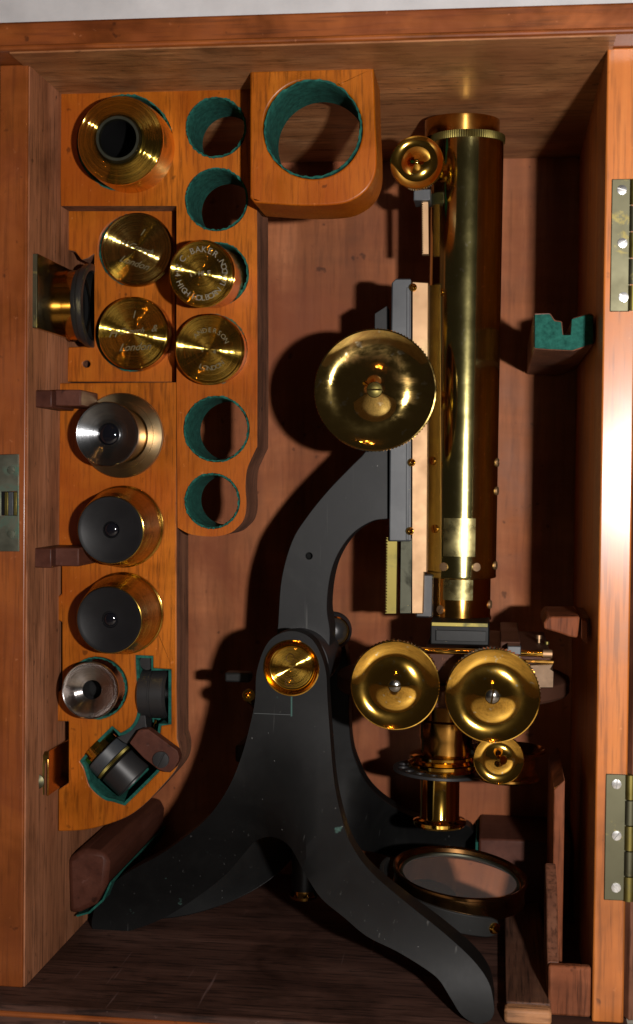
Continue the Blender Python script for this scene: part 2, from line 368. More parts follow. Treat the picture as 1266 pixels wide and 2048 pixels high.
def frame(origin, axis, xdir=None):
    z = Vector(axis).normalized(); x = Vector(xdir or ((1, 0, 0) if abs(z.x) < .9 else (0, 1, 0)))
    x = (x-z*x.dot(z)).normalized(); y = z.cross(x); o = Vector(origin)
    return Matrix(((x.x, y.x, z.x, o.x), (x.y, y.y, z.y, o.y), (x.z, y.z, z.z, o.z), (0, 0, 0, 1)))
def lathe(name, prof, origin, axis, mat, parent, seg=72, angle=32, knurl=None, arc=None):
    """prof: (radius, height) along axis; knurl: (first row, last row, depth) alternates the radius"""
    verts, faces, rows = [], [], []
    for j, (r, h) in enumerate(prof):
        if r < 1e-6: rows.append([len(verts)]); verts.append((0, 0, h)); continue
        s = len(verts); rows.append(list(range(s, s+seg)))
        for k in range(seg):
            a = 2*math.pi*k/seg; rr = r
            if knurl and knurl[0] <= j <= knurl[1] and k % 2: rr = r-knurl[2]
            verts.append((rr*math.cos(a), rr*math.sin(a), h))
    for A, B in zip(rows, rows[1:]):
        for k in range(seg):
            k2 = (k+1) % seg
            if len(A) == 1 and len(B) == 1: continue
            if len(A) == 1: faces.append((A[0], B[k], B[k2]))
            elif len(B) == 1: faces.append((A[k2], A[k], B[0]))
            else: faces.append((A[k], B[k], B[k2], A[k2]))
    me = bpy.data.meshes.new(name); me.from_pydata(verts, [], faces)
    bm = bmesh.new(); bm.from_mesh(me); bmesh.ops.recalc_face_normals(bm, faces=bm.faces); bm.to_mesh(me); bm.free()
    return finish(name, me, mat, parent, frame(origin, axis), angle)
def arc_prof(r0, h0, r1, h1, bulge, n=8):
    out = []
    for k in range(n+1):
        t = k/n; out.append((r0+(r1-r0)*t, h0+(h1-h0)*t+bulge*4*t*(1-t)))
    return out
_sm = {}
def screw_mesh(dome):
    if dome in _sm: return _sm[dome]
    bm = bmesh.new(); n = 20
    def prism(pts, z0, z1, dome=0):
        b = [bm.verts.new((x, y, z0)) for x, y in pts]; tt = [bm.verts.new((x, y, z1-dome*(x*x+y*y))) for x, y in pts]
        bm.faces.new(list(reversed(b))); bm.faces.new(tt)
        for i in range(len(pts)): bm.faces.new((b[i], b[(i+1) % len(pts)], tt[(i+1) % len(pts)], tt[i]))
    prism([(math.cos(2*math.pi*k/n), math.sin(2*math.pi*k/n)) for k in range(n)], -.5, .05)
    w = .12; a0 = math.asin(w)
    seg = [(math.cos(a0+(math.pi-2*a0)*k/10), math.sin(a0+(math.pi-2*a0)*k/10)) for k in range(11)]
    
    def cap(pts):
        fan = []
        for q in (1, .66, .33):
            fan.append([bm.verts.new((x*q, y*q if q == 1 else max(w, abs(y)*q)*(1 if y > 0 else -1), .35-dome*((x*q)**2+(y*q)**2))) for x, y in pts])
        lo = [bm.verts.new((x, y, 0)) for x, y in pts]
        for i in range(len(pts)-1):
            bm.faces.new((lo[i], lo[i+1], fan[0][i+1], fan[0][i]))
            for a_, b_ in zip(fan, fan[1:]): bm.faces.new((a_[i], a_[i+1], b_[i+1], b_[i]))
        bm.faces.new(fan[2]); 
        l_ = [lo[-1], lo[0]]+[f[0] for f in fan]+[f[-1] for f in reversed(fan)]
        bm.faces.new(l_)
    cap(seg); cap([(-x, -y) for x, y in seg]); bmesh.ops.recalc_face_normals(bm, faces=bm.faces)
    me = bpy.data.meshes.new('screw'); bm.to_mesh(me); bm.free()
    for p in me.polygons: p.use_smooth = True
    me.set_sharp_from_angle(angle=math.radians(30)); _sm[dome] = me; return me
def screw(px, py, Y, rpx, mat, parent, rot=0, axis=(0, -1, 0), name='screw', P=None, dome=.06):
    key = mat.name+str(dome)
    if key not in _sm:
        me = screw_mesh(dome).copy(); me.materials.append(mat); _sm[key] = me
    r = rpx*mpp(px, py, Y) if P is None else rpx
    o = bpy.data.objects.new(name, _sm[key])
    link(o, parent, frame(P or at(px, py, Y), axis) @ Matrix.Rotation(rot, 4, 'Z') @ Matrix.Scale(r, 4)); return o
def tube(name, pts, rad, mat, parent, n=10):
    verts, faces = [], []
    for i, p in enumerate(pts):
        p = Vector(p); d = (Vector(pts[min(i+1, len(pts)-1)])-Vector(pts[max(i-1, 0)])).normalized()
        a = d.orthogonal().normalized(); b = d.cross(a)
        for k in range(n):
            t = 2*math.pi*k/n; verts.append(p+a*math.cos(t)*rad+b*math.sin(t)*rad)
    for i in range(len(pts)-1):
        for k in range(n): faces.append((i*n+k, i*n+(k+1) % n, (i+1)*n+(k+1) % n, (i+1)*n+k))
    faces.append(tuple(range(n))); faces.append(tuple(range((len(pts)-1)*n, len(pts)*n)))
    return world_mesh(name, verts, faces, mat, parent)
def text_mesh(body, size, shear=0, depth=.00012):
    c = bpy.data.curves.new('lettering', 'FONT'); c.body = body; c.size = size; c.shear = shear
    c.align_x = 'CENTER'; c.align_y = 'CENTER'; c.extrude = depth; c.resolution_u = 3
    o = bpy.data.objects.new('lettering', c); COL.objects.link(o)
    dg = bpy.context.evaluated_depsgraph_get(); dg.update()
    me = bpy.data.meshes.new_from_object(o.evaluated_get(dg)); bpy.data.objects.remove(o); bpy.data.curves.remove(c); return me
def joined_text(name, items, M, mat, parent):
    """items: (body, size, x, y, angle, shear) on a flat face"""
    bm = bmesh.new()
    for body, size, x, y, a, sh in items:
        me = text_mesh(body, size, sh); me.transform(Matrix.Translation((x, y, 0)) @ Matrix.Rotation(a, 4, 'Z')); bm.from_mesh(me); bpy.data.meshes.remove(me)
    me = bpy.data.meshes.new(name); bm.to_mesh(me); bm.free(); me.materials.append(mat)
    o = bpy.data.objects.new(name, me); return link(o, parent, M)
def arc_text(s, r, a_mid, step, size, inward=False):
    """characters on a circle, clockwise when read from the outside (tops out), or tops in when inward"""
    out = []; n = len(s)
    for k, ch in enumerate(s):
        if ch == ' ': continue
        off = (k-(n-1)/2)*step; a = a_mid-off if not inward else a_mid+off
        out.append((ch, size, r*math.cos(a), r*math.sin(a), a-math.pi/2 if not inward else a+math.pi/2, 0))
    return out

# ================================================================== the setting
XL, XR, D, H, T = -.1222, .1222, .192, .4003, .019
def struct(name, x0, x1, y0, y1, z0, z1, mat):
    o = box(name, x0, x1, y0, y1, z0, z1, mat, None, 0); o['kind'] = 'structure'; return o
struct('wall', -1.5, 1.5, .25, .27, -.02, 1.6, wall_m)
struct('table_top', -.7, .7, -.85, .248, -.045, -.0152, table_m)

# ================================================================== the case
case = thing('instrument_case', (0, .09, -.015), 'open varnished mahogany instrument case with fitted racks, standing upright against a white wall', 'case')
WT = .0128
box('back_panel', XL-.006, XR+.006, D, D+.008, -.006, H+.006, back_m, case, 0)
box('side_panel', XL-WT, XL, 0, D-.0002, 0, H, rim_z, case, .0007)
sl = case
box('side_lining', XL, XL+.0006, .0012, D-.0004, .0002, H-.0004, inner_z, case, 0)
box('side_panel', XR, XR+WT, 0, D-.0002, 0, H, rim_r_lit, case, .0007)
tp = box('top_panel', XL-WT-.002, XR+WT+.002, -T+.0006, D+.0082, H, H+.0122, rim_x, case, .001)
box('top_lining', XL-.002, XR+.002, -T+.0016, D-.0004, H-.0007, H, inner_x, tp, 0)
tube('bead', [(XL-WT-.0015, -T+.0007, H+.0013), (XR+WT+.0015, -T+.0007, H+.0013)], .0012, rim_x, tp)
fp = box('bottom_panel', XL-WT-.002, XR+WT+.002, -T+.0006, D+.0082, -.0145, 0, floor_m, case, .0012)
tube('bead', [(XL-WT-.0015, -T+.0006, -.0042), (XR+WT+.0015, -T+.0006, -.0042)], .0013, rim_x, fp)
# door folded back on its hinges beyond the right side
dm = Matrix.Translation((XR+WT+.0022, .0005, 0)) @ Matrix.Rotation(math.radians(24), 4, 'Z')
dv = [dm @ Vector(v) for v in [(0, 0, .001), (.26, 0, .001), (.26, .014, .001), (0, .014, .001), (0, 0, H-.001), (.26, 0, H-.001), (.26, .014, H-.001), (0, .014, H-.001)]]
hexa('door', dv, dark_z, case, .0008)
# hinges
for (x0, y0, x1, y1, scr) in ((1224, 358, 1259, 623, ((1244, 380, 2.8), (1245, 486, .6), (1247, 594, 2.5))), (1212, 1548, 1250, 1802, ((1233, 1568, 1.45), (1233, 1671, .9), (1232, 1775, 2.2)))):
    hp = pbox('hinge', x0, y0, x1, y1, -.0008, .002, brass_old, case, .0003); hp['label'] = 'aged brass hinge leaf with three screws'
    for a, b, r in scr: screw(a, b, -.001, 9.5, steel, hp, r)
    for k in range(5):
        za = at(x1, y0, 0).z; zb = at(x1, y1, 0).z; z0 = zb+(za-zb)*k/5
        lathe('knuckle', [(0, .0002), (.0026, .0002), (.0026, (za-zb)/5-.0003), (0, (za-zb)/5-.0003)], (at(x1+7, y1, 0).x, .0006, z0), (0, 0, 1), brass_old if k % 2 else brass_rack, hp, 20)
# lock plate on the left stile
lk = pplate('lock_plate', [[(-9, 909), (37, 908), (38, 1103), (-9, 1103)], [(2, 983), (34, 983), (34, 1031), (2, 1031)]], -.0007, .0025, brass_green, case, .0002)
pbox('bolt', 9, 984, 16, 1031, -.0006, .001, brass_rack, lk, .0002); pbox('bolt', 27, 984, 33, 1031, -.00065, .001, brass_rack, lk, .0002)
pbox('keeper', 16.5, 984, 26, 1031, -.0005, .001, black_blue, lk, .0002); pbox('recess', 2, 983, 34, 1031, -.00025, .0008, hole_m, lk, 0)
screw(23, 940, -.0009, 8, brass_green, lk, 2.7); screw(23, 1068, -.0009, 8, brass_green, lk, 1.5)

# ------------------------------------------------------------------ racks
YT, YM, YL = .0445, .0572, .0455
def lining(px, py, r, Y, th, parent, ry=None):
    m = mpp(px, py, Y); R = r*m
    o = lathe('felt_lining', [(R-.0012, th), (R-.0012, .010), (R-.0011, .0012), (R-.0006, -.0003), (R+.0001, -.0003), (R+.0002, th), (R-.0012, th)], at(px, py, Y), (0, 1, 0), felt, parent, 96)
    for v in o.data.vertices:                      # frayed cut edge
        if v.co.z < .0002:
            k = 1+random.uniform(-.0005, .00025)/R; v.co.x *= k; v.co.y *= k; v.co.z += random.uniform(-.0003, .0002)
        elif v.co.z < th*.9: v.co.x += random.uniform(-.00012, .00012); v.co.y += random.uniform(-.00012, .00012)
    return o
A_out = spline([(118, 178, 1), (506, 170, 1), (514, 420, 1), (515, 700), (514.5, 893, 1), (503, 917), (494, 940), (491, 973), (493, 1011), (488, 1038), (475, 1055), (458, 1067), (427, 1073), (383, 1069), (355, 1055, 1), (353, 760), (353, 412, 1), (122, 412, 1)], 5)
holesA = [(432, 255, 61), (433, 399, 63.5), (434, 548, 64), (424, 699, 71), (433, 858, 66.5), (424.5, 1002, 56), (250, 286, 97)]
rackA = pplate('eyepiece_rack', [A_out]+[circle(x, y, r, 56) for x, y, r in holesA], YT, .031, rack_m, case, .0009, None, rack_side)
rackA['label'] = 'L-shaped orange mahogany rack with seven round holes'
for x, y, r in holesA: lining(x, y, r, YT, .0305, rackA)
M_out = [(134, 414), (351, 414), (351, 764), (134, 764), (136, 694), (188, 692), (188, 508), (176, 516), (163, 520), (150, 503), (134, 500)]
holesM = [(270, 500, 72.5), (266, 669, 74), (173, 728, 7)]
rackM = pplate('canister_rack', [M_out]+[circle(x, y, r, 56 if r > 10 else 16) for x, y, r in holesM], YM, .02, rack_m, case, .0006, None, rack_side)
for x, y, r in holesM[:2]: lining(x, y, r, YM, .0195, rackM)
L_out = spline([(114, 766, 1), (353, 764, 1), (354, 1477, 1), (360, 1503), (354, 1535), (323.5, 1573), (283, 1614), (243, 1639), (177, 1659), (116, 1663, 1), (116, 1579, 1), (137, 1566, 1), (137, 1443, 1), (114, 1443, 1), (115, 1384, 1), (124, 1378, 1), (124, 1244, 1), (113, 1240, 1), (113, 1194, 1), (123, 1188, 1), (123, 1130, 1), (114, 1126, 1)], 5)
def c8(pts): return [(140+x/4.87, 1290+y/4.87) for x, y in pts]
cut = spline([(p[0], p[1], 1) if len(q) > 2 else p for p, q in zip(c8([(640, 100), (808, 108), (808, 228), (985, 238), (985, 772), (885, 785), (870, 900), (980, 1060), (860, 1240), (700, 1400), (535, 1562), (420, 1525), (330, 1500), (200, 1380), (140, 1200), (98, 1130), (250, 950), (410, 792), (492, 862), (590, 800), (648, 700), (660, 560)]),
     [(1, 1, 1)]*11+[(0, 0)]*4+[(1, 1, 1)]*4+[(0, 0)]*3)], 4)
holesL = [(246, 872, 74), (247, 1052, 72), (247, 1227, 72), (193, 1376, 62)]
rackL = pplate('objective_rack', [L_out]+[circle(x, y, r, 56) for x, y, r in holesL]+[cut], YL, .025, rack_m, case, .0009, None, rack_side)
for x, y, r in holesL: lining(x, y, r, YL, .0245, rackL)
# felt bed of the shaped cut-out
ring = [(x, y) for x, y in cut]; cx = sum(p[0] for p in ring)/len(ring); cy = sum(p[1] for p in ring)/len(ring)
def inset(loop, d):
    out = []; n = len(loop)
    ar = sum(loop[i][0]*loop[(i+1) % n][1]-loop[(i+1) % n][0]*loop[i][1] for i in range(n)); sg = 1 if ar > 0 else -1
    for i in range(n):
        a = Vector(loop[i-1]); b = Vector(loop[i]); c = Vector(loop[(i+1) % n])
        t = (c-a).normalized() if (c-a).length > 0 else Vector((1, 0)); nn = Vector((-t.y, t.x))*sg; out.append(tuple(b+nn*d))
    return out
pplate('felt_lining', [inset(cut, -.4), inset(cut, 5.5)], YL-.0003, .024, felt, rackL, 0)
pplate('felt_bed', [inset(cut, 2)], YL+.0215, .003, felt, rackL, 0)
# ring holder under the top panel
H_out = spline([(500, 142, 1), (747, 134, 1), (750, 230), (753, 300), (751, 345), (735, 378), (705, 400), (670, 409), (600, 411), (508, 405, 1), (500, 395, 1)], 6)
hold = pplate('ring_holder', [H_out, circle(625.5, 258, 99.5, 72)], .018, .033, rack_m, case, .005, None, None)
hold['label'] = 'thick rounded mahogany holder with one large baize-lined hole'
hold.modifiers['bevel'].segments = 4; hold.modifiers['bevel'].angle_limit = math.radians(50)
hold.modifiers['bevel'].width = .0028
lining(625.5, 258, 98.5, .0182, .0325, hold)
# wooden turn button over the nosepiece
tb = pplate('turn_button', [c8([(578, 955), (665, 832), (690, 822), (765, 822), (905, 925), (1045, 1030), (1063, 1090), (1058, 1130), (1020, 1200), (975, 1243), (920, 1238), (860, 1215), (720, 1105)])], YL-.0065, .006, dark_m, rackL, .0007)
tb['label'] = 'dark wooden turn button with slotted steel screw'
screw(140+888/4.87, 1290+1115/4.87, YL-.0068, 16.5, black_soft, tb, 1.1)
# slotted pegs on the left wall
for (a, b, c, d, e) in ((68, 780, 104, 815, 162), (68, 1096, 103, 1136, 158)):
    pk = pbox('peg_block', a, b, c, d, .0115, .044, dark_m, case, .0006)
    pbox('peg_tongue', c+5, b-1, e, d-3, .0175, .044, dark_m, pk, .0006); pbox('peg_web', c-2, b+1, c+9, d-2, .031, .044, dark_m, pk, .0003)
# foot cradle on the left
cr_f = spline([(134, 1718, 1), (165, 1697, 1), (208, 1704, 1), (218, 1726, 1), (214, 1768, 1), (192, 1810, 1), (160, 1826, 1), (138, 1829, 1)], 4)
cr = pplate('foot_cradle', [cr_f], .0635, .115, dark_m, case, .0025)
cr['label'] = 'dark mahogany cradle holding down the left foot'
cb = [at(x, y, .066) for x, y in ((219, 1762), (203, 1797), (175, 1822), (150, 1829))]
fv = []; 
for p in cb: fv += [Vector((p.x+.0004, .066, p.z-.0004)), Vector((p.x+.0004, .178, p.z-.0004)), Vector((p.x+.0011, .066, p.z-.0011)), Vector((p.x+.0011, .178, p.z-.0011))]
ff = []
for k in range(3):
    a, b = 4*k, 4*(k+1); ff += [(a, a+1, b+1, b), (a+2, b+2, b+3, a+3), (a, b, b+2, a+2), (a+1, a+3, b+3, b+1)]
ff += [(0, 2, 3, 1), (12, 13, 15, 14)]
world_mesh('felt_strip', fv, ff, felt, cr)
# right hand wall: felted cradle, notched block
gc = spline([(1068, 627, 1), (1101, 626, 1), (1110, 640, 1), (1124, 642, 1), (1127, 672, 1), (1143, 672, 1), (1145, 636, 1), (1180, 626, 1), (1188, 630, 1), (1188, 688, 1), (1147, 702, 1), (1100, 700, 1), (1068, 698, 1)], 1)
cw = pplate('tube_cradle', [gc], .042, .149, dark_z, case, .0006)
cw['label'] = 'notched wooden tube cradle faced with green baize'
pplate('felt_facing', [[(x+(1.5 if x < 1100 else -1.5), y+(2 if y < 660 else -2)) for x, y in gc]], .0405, .0016, felt, cw, .0003)
nb = [(1088, 1245), (1096, 1233), (1160, 1233), (1155, 1276), (1140, 1274), (1118, 1266), (1088, 1258)]
nb_o = pplate('notched_block', [nb], .036, .05, red_m, case, .0008)
pplate('cleat', [[(1163, 1238), (1175, 1243), (1175, 1288), (1162, 1277)]], .0365, .07, red_m, nb_o, .0006)
q = at(1172, 1240, .05); box('stem', q.x-.004, XR, .05, .1, at(1100, 1268, .04).z, at(1100, 1238, .04).z, dark_z, nb_o, .0005)
# pocket in the lower right corner
p0 = at(1097, 1930, .004); 
fb = box('pocket_front', p0.x, XR-.0002, .0035, .0085, .0002, p0.z, red_m, case, .0012)
xa, xb = p0.x-.0002, p0.x+.0045
zt_ = at(1083, 1728, .052).z
prof = [(.0087, .0002), (.0545, .0002), (.0545, zt_), (.049, zt_-.0006), (.041, zt_-.0032), (.031, zt_-.0075), (.02, .0255), (.0087, .0212)]
extrude2d('pocket_divider', [prof], lambda y, z: Vector((xa, y, z)), lambda y, z: Vector((xb, y, z)), dark_z, case, .0006)
q1 = at(1099, 1735, .135); q2 = at(1129, 1515, .135)
a_, b_ = at(1108, 1579, .055), at(1130, 1560, .055)
hexa('pocket_side', [(a_.x, .055, .0002), (b_.x, .055, .0002), (b_.x, .125, .0002), (a_.x, .125, .0002), (a_.x, .055, a_.z), (b_.x, .055, b_.z), (b_.x, .125, b_.z+.002), (a_.x, .125, a_.z+.001)], red_m, case, .0005)
# board lying on the floor and its worn front end
q1 = at(1012, 2012, 0); q2 = at(1101, 2012, 0)
fl = box('floor_board', q1.x, q2.x, -.001, .138, .0002, .0070, dark_y, case, .0006)
box('worn_end', q1.x-.0008, q2.x+.0002, -.0085, -.0012, .0003, .0066, pale_m, case, .0014)
# foot rest at the back right
q1 = at(958, 1627, D); 
fr_ = box('foot_rest', at(958, 1676, .14).x, XR-.002, .138, D-.0004, .0002, .0391, dark_m, case, .0012)
fr_['label'] = 'dark wooden block stopping the far foot'
box('felt_facing', at(958, 1676, .14).x-.0018, at(958, 1676, .14).x-.0001, .142, D-.001, .0004, .036, felt, fr_, .0003)

# ================================================================== loose fittings in the racks
def canister(name, px, py, r, bx, by, br, Yf, Yr, label, text=None, tilt=(0, 0), body=None, edge=.0016, lidm=None, spin=0):
    m = mpp(px, py, Yf); R = r*m; P = at(px, py, Yf); ax = Vector((tilt[0], -1, tilt[1])).normalized(); B = P-ax*(Yr-Yf)
    t = thing(name, B, label, 'canister', 'turned brass canisters in the rack')
    Rb = br*mpp(bx, by, Yr)
    L = (P-B).length
    lathe('body', [(0, -.018), (Rb, -.018), (Rb, .0), (Rb, max(.0005, L-.0052)), (Rb-.0003, L-.005)], B, ax, body or brass_dark, t, 96)
    R2 = max(R+.0006, Rb*.99)
    lid = lathe('lid', [(Rb-.0006, -.0052), (R2, -.0050), (R2+.0001, -edge*.9), (R2-.0004, -.0006), (R+.0002, -.0003), (R-.0001, 0), (R-.0006, -.0001), (R-.0009, -.0003), (.0, -.0003)], P, ax, lidm or brass_turned, t, 128, 25)
    if text:
        Mx = frame(P-ax*.00012, ax) @ Matrix.Rotation(spin, 4, 'Z')
        joined_text('lettering', text(R), Mx, ink if 'BAKER' in label else ink_faint, lid)
    return t
def script_text(R, top):
    return [(top, R*.3, R*.05, R*.52, 0, .3), ('H', R*.34, -R*.6, .02*R, 0, .5), ('Crouch', R*.24, -R*.05, .06*R, 0, .5), ('&', R*.28, R*.62, R*.1, 0, .4), ('London', R*.30, R*.03, -R*.4, 0, .5)]
canister('brass_canister', 272.8, 498.6, 71, 274, 499, 71, .0535, .0605, 'dull brass canister lid with faint script, uppermost in the inner rack, half in shadow', lambda R: [('1', R*.28, 0, R*.5, 0, .3), ('H Crouch', R*.24, -R*.02, R*.05, 0, .5), ('London', R*.28, R*.05, -R*.38, 0, .5)], lidm=brass_turned_dull, tilt=(0, -.01), spin=-.32)
canister('brass_canister', 265.3, 666.4, 70, 271, 670, 71.5, .0475, .0605, 'brass canister with script London lettering, directly below the dull uppermost one', lambda R: script_text(R, '1'), spin=.05, tilt=(0, -.035))
canister('brass_canister', 402.4, 547, 64, 434, 548, 60.5, .0155, YT, 'brass canister engraved C. BAKER 244 HIGH HOLBORN LONDON, standing out from its hole',
         lambda R: arc_text('C.BAKER.', R*.74, math.radians(90), .26, R*.27)+arc_text('244 HIGH HOLBORN LONDON', R*.76, math.radians(274), .178, R*.25, True)+[('C', R*.24, -R*.28, 0, -1.2, 0), ('HI', R*.2, 0, 0, 0, 0), ('F', R*.24, R*.24, 0, 0, 0)], body=brass_dark, tilt=(0, -.08))
canister('brass_canister', 418, 698.5, 68, 425, 699, 68.5, .0345, YT, 'brass canister with worn LONDON capitals, below the one standing out',
         lambda R: arc_text('ANDERSON', R*.56, math.radians(80), .27, R*.2)+arc_text('LONDON', R*.56, math.radians(278), .24, R*.2, True)+[('1', R*.26, -R*.2, 0, 0, 0), ('4', R*.2, R*.16, -R*.08, 0, 0)], tilt=(0, -.05))

# large conical eyepiece collar, top left
def axis_of(px, py, Yf, bx, by, Yr):
    P = at(px, py, Yf); B = at(bx, by, Yr); return P, B, (P-B).normalized()
P, B, ax = axis_of(236.6, 278, .022, 250, 287, YT); ax = Vector((0, -1, -.04)).normalized()
t = thing('eyepiece_collar', B, 'large brass conical collar with open dark centre, in the top left hole', 'eyepiece')
m = mpp(236, 278, .022); R = 88*m
col = lathe('collar', [(R*.53, -.0060), (R*.55, -.0005), (R*.60, -.0002), (R*.98, -.0028), (R, -.0034), (R*1.0, -.0050), (R*.985, -.0054), (R*1.03, -.012), (R*1.05, -.035), (R*.6, -.036)], P, ax, brass_turned, t, 128, 20)
lathe('rim', [(R*.42, -.030), (R*.42, .0006), (R*.44, .0014), (R*.50, .0014), (R*.53, .0002), (R*.53, -.006)], P, ax, guide_m, t, 96)
lathe('tube_wall', [(R*.418, -.0005), (R*.418, -.034), (0, -.034)], P, ax, hole_m, t, 64)
# three black faced eyepieces
for (fx, fy, fr, bx, by, br, kind) in ((213, 868, 65, 244, 871, 85, 0), (220.6, 1060, 69, 247.6, 1053, 82, 1), (218, 1240, 68.5, 247.5, 1226, 82.5, 2)):
    P, B, ax = axis_of(fx, fy, .021, bx, by, YL-.001); L = (P-B).length
    lab = ('grey metal faced eyepiece on a wide dull brass flange, topmost of the three', 'black faced brass eyepiece in the middle of the three', 'black faced brass eyepiece, lowest of the three')[kind]
    t = thing('eyepiece', B, lab, 'eyepiece', 'dark faced eyepieces in the lower rack')
    R = fr*mpp(fx, fy, .021); Rb = br*mpp(bx, by, YL)
    if kind == 0:
        lathe('flange', [(R*.9, .0021), (Rb*.78, .0021), (Rb*.79, .0017), (Rb*.985, .0017), (Rb, .0011), (Rb, -.0002), (R*.8, -.0002)], B, ax, metal('dull_brass_flange', (.42, .32, .18), .33, .8, True, .05), t, 128, 20)
        lathe('barrel', [(R*.86, .001), (R*.88, L*.5), (R*.95, L-.004), (R*.99, L-.002)], B, ax, brass_dark, t, 96)
        lathe('stem', [(0, -.02), (R*.8, -.02), (R*.8, 0)], B, ax, brass_dark, t, 48)
        face = lathe('cap', [(R*.95, L-.003), (R, L-.0022), (R, L-.0007), (R*.97, L), (R*.93, L-.0001)]+arc_prof(R*.93, L-.0002, R*.36, L-.0030, -.0006)+[(R*.34, L-.0030), (R*.3, L-.0042), (0, L-.0042)], B, ax, gun_turned, t, 128, 20)
        lr = R*.335; lz = L-.0040
    else:
        lathe('barrel', [(0, -.02), (Rb*.8, -.02), (Rb*.8, -.0002), (Rb, -.0002), (Rb, .0012), (Rb*.985, .0016), (Rb*.965, .0018), (Rb*.955, .006), (R*1.06, L-.0065), (R*1.065, L-.0062), (R*1.03, L-.0045), (R*1.0, L-.0015), (R*.99, L-.0004), (R*.965, L)], B, ax, brass_barrel, t, 128, 20)
        face = lathe('cap', [(R*.97, L-.002), (R*.97, L+.0001), (R*.95, L+.0005)]+arc_prof(R*.94, L+.0005, R*.25, L-.0012, -.0003)+[(R*.24, L-.0014), (R*.22, L-.0024), (0, L-.0024)], B, ax, cap_black, t, 128, 20)
        lr = R*(.215 if kind == 1 else .2); lz = L-.0022
    lathe('lens', [(lr, lz-.0006)]+[(lr*math.cos(a), lz+lr*.42*math.sin(a)) for a in [k*math.pi/16 for k in range(8)]]+[(0, lz+lr*.42)], B, ax, glass, t, 48, 60)
# steel cup
P, B, ax = axis_of(180, 1381, .028, 193, 1376, YL); R = 57*mpp(180, 1381, .028)
t = thing('eyepiece_cup', B, 'small bright steel cup with a round hole, left of the double nosepiece', 'eyepiece')
lathe('cup', [(R*.9, -.03), (R*.94, -.004), (R, -.002), (R, -.0003), (R*.975, 0), (R*.94, -.0002)]+arc_prof(R*.93, -.0004, R*.36, -.0055, -.0007)+[(R*.34, -.0056), (R*.33, -.03)], P, ax, steel_turned, t, 128, 20)
lathe('bore', [(R*.35, -.006), (R*.34, -.022), (0, -.022)], P, ax, hole_m, t, 32)

# double nosepiece in the felt cut-out
def pc8(x, y, Y): return at(140+x/4.87, 1290+y/4.87, Y)
YN = YL+.0075
t = thing('double_nosepiece', pc8(600, 800, YL+.02), 'black double nosepiece with brass knurled ring, lying in the green baize cut-out', 'nosepiece')
m8 = mpp(250, 1450, YN)/4.87
c0 = pc8(690, 470, YN); c1 = pc8(975, 470, YN); ax = Vector((1, 0, .02)); Lh = (c1-c0).length; R = 238*m8
lathe('nose_collar', [(0, -Lh*.02), (R*.8, -Lh*.02), (R*.99, Lh*.06), (R*1.0, Lh*.40), (R*.97, Lh*.42), (R*.97, Lh*.46), (R*1.0, Lh*.48), (R*1.0, Lh*.9), (R*.97, Lh*.92), (R*.985, Lh), (R*.9, Lh), (R*.88, Lh*.6), (0, Lh*.6)], c0, ax, black_soft, t, 64, 25)
a2 = (pc8(750, 1455, YN)-pc8(440, 1145, YN)).normalized(); a2 = (pc8(440+310, 1145+300, YN)-pc8(440, 1145, YN)).normalized()
k0 = pc8(440, 1145, YN); u = m8
lathe('adapter_ring', [(0, -268*u), (150*u, -268*u), (185*u, -262*u), (185*u, -215*u), (190*u, -212*u), (190*u, -165*u), (180*u, -160*u), (150*u, -150*u)], k0, a2, brass_turned, t, 96, 25)
lathe('nose_band', [(150*u, -150*u), (212*u, -148*u), (216*u, -140*u), (216*u, -35*u), (210*u, -28*u), (150*u, -26*u)], k0, a2, black_blue, t, 96, 25)
lathe('knurled_ring', [(150*u, -26*u), (214*u, -22*u), (214*u, 4*u), (150*u, 8*u)], k0, a2, brass_rack, t, 180, 25, knurl=(1, 2, 5*u))
lathe('objective_socket', [(150*u, 8*u), (190*u, 24*u), (204*u, 34*u), (204*u, 250*u), (196*u, 260*u), (180*u, 262*u), (176*u, 140*u), (0, 140*u)], k0, a2, black_soft, t, 96, 25)
arm_px = spline([(664, 560, 1), (725, 600, 1), (740, 760), (745, 850), (640, 880), (560, 960), (500, 935, 1), (455, 900, 1), (560, 850), (630, 790), (668, 690)], 4)
extrude2d('arm', [c8(arm_px)], lambda x, y: at(x, y, YL+.001), lambda x, y: at(x, y, YL+.001)+Vector((0, .012, 0)), black_soft, t, .0015)
pa = pc8(842, 730, YN-.003); pb = pc8(808, 850, YN-.003)
lathe('pivot_pin', [(0, 0), (22*u, 0), (14*u, 40*u), (17*u, 110*u), (27*u, 118*u), (27*u, 130*u), (0, 130*u)], pa, (pb-pa), brass_turned, t, 32)
screw(0, 0, 0, 15*u, brass_rack, t, .4, P=pc8(345, 1132, YN-216*u+.0009))
lathe('upper_boss', [(0, 0), (.0035, 0), (.0035, .006), (0, .006)], pc8(750, 170, YL+.002), (0, 1, 0), black_soft, t, 24)

